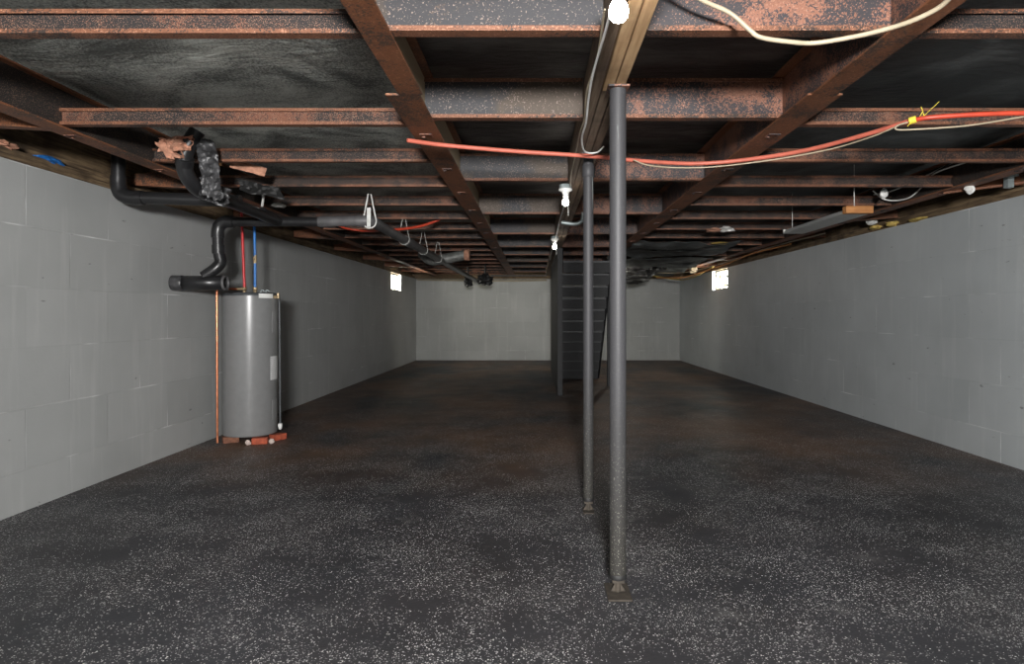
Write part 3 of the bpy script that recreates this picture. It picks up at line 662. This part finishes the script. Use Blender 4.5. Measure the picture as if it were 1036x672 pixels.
lampholder(1.86, 13.9, 'added lampholder lighting the far end, under the joists right of the staircase', BM[3], False)  # added lamp to brighten the far end, out of view behind the front post
# pale elbow of conduit under the beam
cable('conduit_elbow', [at(568, 225, 6.75), at(574, 226, 6.75), at(583, 226.5, 6.75), at(589, 223, 6.75), at(590, 215, 6.75)], .022, M['galv'], 'short pale metal pipe bend under the timber beam beside the farther post', 'pipe')

# ------------------------------------------------------------------ hanging fixture at the right
fx = thing('shop_light', 'long grey light fixture with an orange timber end hanging under the right joists', 'light fixture', (2.95, 6.5, 2.2))
za = 2.235
obj('housing', MB().prism([(2.83, za), (3.08, za), (3.05, za + .045), (2.87, za + .045)], 5.84, 7.25, 'y'), M['board'], fx, .003)
obj('end_block', MB().box(2.83, 3.08, 5.765, 5.838, za - .002, za + .064), M['wood_orange'], fx, .004)
obj('end_block', MB().box(2.84, 3.07, 7.252, 7.27, za, za + .05), M['strap'], fx, .003)
for x, y in ((2.92, 5.80), (2.92, 7.2)): obj('hanger_wire', MB().tube([(x, y, za + .05), (x, y, 2.70)], .004, 6), M['strap'], fx)

# ------------------------------------------------------------------ odds and ends on the right wall head
for i, (px, py, d, s, m_, nm, lb, cat) in enumerate((
    (894, 196, 5.9, (.035, .035, .045), 'white', 'cable_clip', 'white plastic clip under the fourth right joist', 'clip'),
    (981, 191, 5.3, (.035, .045, .04), 'white', 'cable_clip', 'white clip with a dark loop above the right wall', 'clip'),
    (903, 227, 7.25, (.07, .10, .03), 'yellow', 'foam_scrap', 'yellow foam scrap on the right wall head', 'foam'),
    (886, 230, 7.6, (.07, .10, .025), 'yellow', 'foam_scrap', 'thinner yellow foam scrap left of the first on the right wall head', 'foam'),
    (928, 222, 6.75, (.05, .16, .02), 'yellow', 'foam_scrap', 'flat yellowed foam scrap on the right wall head nearest the camera', 'foam'),
    (882, 224, 7.5, (.06, .06, .04), 'strap', 'plastic_scrap', 'crumpled pale plastic scrap above the right wall by the foam', 'plastic scrap'),
    (735, 232, 8.1, (.10, .12, .035), 'white', 'plastic_scrap', 'white plastic scrap caught between joists above the right window', 'plastic scrap'),
    (722, 233, 8.12, (.10, .12, .03), 'pink', 'insulation_scrap', 'orange pink insulation scrap between joists above the right window', 'insulation'),
    (728, 246.5, 9.65, (.14, .15, .015), 'yellow', 'insulation_scrap', 'pale yellow insulation patch in the ceiling sheet above the right window', 'insulation'),
    (676, 250, 10.0, (.07, .08, .05), 'strap', 'plastic_scrap', 'pointed white plastic scrap hanging from the far ceiling sheet', 'plastic scrap'),
    (668, 263, 12.4, (.16, .10, .03), 'strap', 'plastic_scrap', 'pale plastic scrap beside the sagging black insulation', 'plastic scrap'),
    (701, 272.5, 14.5, (.10, .10, .09), 'cream', 'cable_clip', 'cream clip among the wires left of the right window', 'clip'),
    (282, 208, 6.2, (.07, .08, .02), 'strap', 'plastic_scrap', 'small pale plastic scrap above the long pipe near the heater', 'plastic scrap'))):
    tag(obj(nm, MB().lump(at(px, py, d), s, i + 2, .3, 2.5, 2), M[m_]), lb, cat)
tag(obj('pipe_clamp', MB().box(3.83, 3.88, 5.13, 5.18, 2.34, 2.43).box(3.80, 3.91, 5.12, 5.19, 2.43, 2.445), M['galv']), 'grey metal clamp on the thin rod above the right wall', 'clamp')
tag(obj('steel_rod', MB().tube([(3.55, 5.5, 2.365), (4.15, 4.95, 2.385)], .012, 10), M['outrig_flange']), 'thin rusty rod from the right outer girder to the wall head', 'rod')
for i, (zz, pts) in enumerate(((0, [at(883, 193, 6.3), at(893, 201, 6.3), at(905, 203, 6.2), at(920, 200, 6.0), at(932, 190, 5.8), at(945, 176, 5.5), at(975, 165, 5.2), at(1010, 155, 4.9)]),
                              (1, [at(884, 197, 6.5), at(900, 194, 6.3), at(920, 186, 6.0), at(945, 174, 5.6), at(972, 160, 5.2)]),
                              (2, [at(938, 180, 5.7), at(955, 169, 5.4), at(985, 154, 5.0), at(1025, 146, 4.7)]))):
    cable('wire', pts, .007, M['white'] if i < 2 else M['black'], ['white wire looping below the right joists beside the clip', 'thin white wire crossing above the looping wire at the right', 'black wire rising to the right joists near the looping wire'][i])
RW = [([at(664, 281, 15.5), at(690, 281, 14.2), at(705, 277, 13.8), at(735, 267, 12.5), at(760, 257, 11.0), at(800, 247, 9.8)], 'wood_orange', .014, 'brown cable sagging along the far right wall head'),
      ([at(664, 276, 15.5), at(690, 276, 15), at(715, 271, 13.5), at(745, 262, 12.0), at(780, 250, 10.2), at(835, 236, 8.2)], 'cream', .009, 'thin cream cable above the brown one at the far right'),
      ([at(660, 279, 16.5), at(685, 283, 16.0), at(700, 281, 15.2), at(722, 270, 14)], 'yellow', .014, 'yellow cable sagging over the far right corner'),
      ([at(760, 247, 11.5), at(771, 243, 11), at(778, 240, 10.6)], 'strap', .012, 'short pale cable end between far right joists')]
for pts, m_, r, lb in RW: cable('sagging_cable', pts, r, M[m_], lb)

for k, (x0, x1, ya, yb, z) in enumerate(((1.45, 3.1, 9.3, 11.4, 2.37), (1.3, 3.3, 11.5, 13.6, 2.34), (1.3, 3.5, 13.7, 16.6, 2.36))):
    tag(obj('loose_sheet', MB().sheet((x0, ya, z), (x1 - x0, .15, .01), (.05, yb - ya, -.03), 26, 26, .035, k + 2, .003, 1.7), M['wrap']), 'dark loose sheet sagging under the right far joists, ' + ['nearest of the three', 'middle one of the three', 'farthest of the three'][k], 'plastic sheet', 'loose sheets under the far joists')
# sagging black insulation and dangling lumps at the far end
sg = MB().lump(at(640, 278, 14.6), (.48, .4, .20), 3, .22, 2.2, 4); sg.lump(at(662, 270, 14.3), (.24, .3, .14), 9, .3, 3, 3)
tag(obj('sagging_insulation', sg, M['black']), 'bulging black insulation sagging from the ceiling right of the stairs', 'insulation')
for px, py, d, lb in ((473.5, 285, 15.2, 'small black lump dangling under the end of the long pipe'), (491, 283, 14.6, 'wider black lump under the ceiling right of the dangling one')):
    b = MB().lump(at(px, py, d), (.10 if px < 480 else .17, .12, .12), int(px), .3, 2.6, 3); b.tube([at(px, py - 4, d), at(px, py - 19, d)], .02, 8)
    tag(obj('pipe_boot', b, M['black']), lb, 'pipe fitting')
fdx = thing('flexible_duct', 'grey flexible duct stub with a pinkish end among the left far joists', 'duct', tuple(at(450, 258, 10.4)))
prof = []; 
pp = [at(427, 256, 10.4), at(436, 263, 10.3), at(450, 262, 10.4), at(470, 258, 10.4)]
rs = []
obj('hose', MB().tube(pp, .085, 16, sub=6), M['duct'], fdx)
obj('collar', MB().tube([at(470, 258, 10.4), at(475, 258, 10.4)], .095, 16), M['pink'], fdx)
# thin far pipes near the end wall
cable('thin_pipe', [(-1.2, 16.9, 2.34), (.3, 16.9, 2.34)], .016, M['pvc_grey'], 'thin grey pipe crossing in front of the back wall head', 'pipe', 1)
cable('thin_pipe', [(-3.35, 17.95, 2.28), (-.9, 17.95, 2.25), (.33, 17.95, 2.27)], .016, M['cream'], 'thin cream pipe along the top of the back wall', 'pipe', 3)

for o in bpy.data.objects:
    if '_w' in o.keys(): del o['_w']
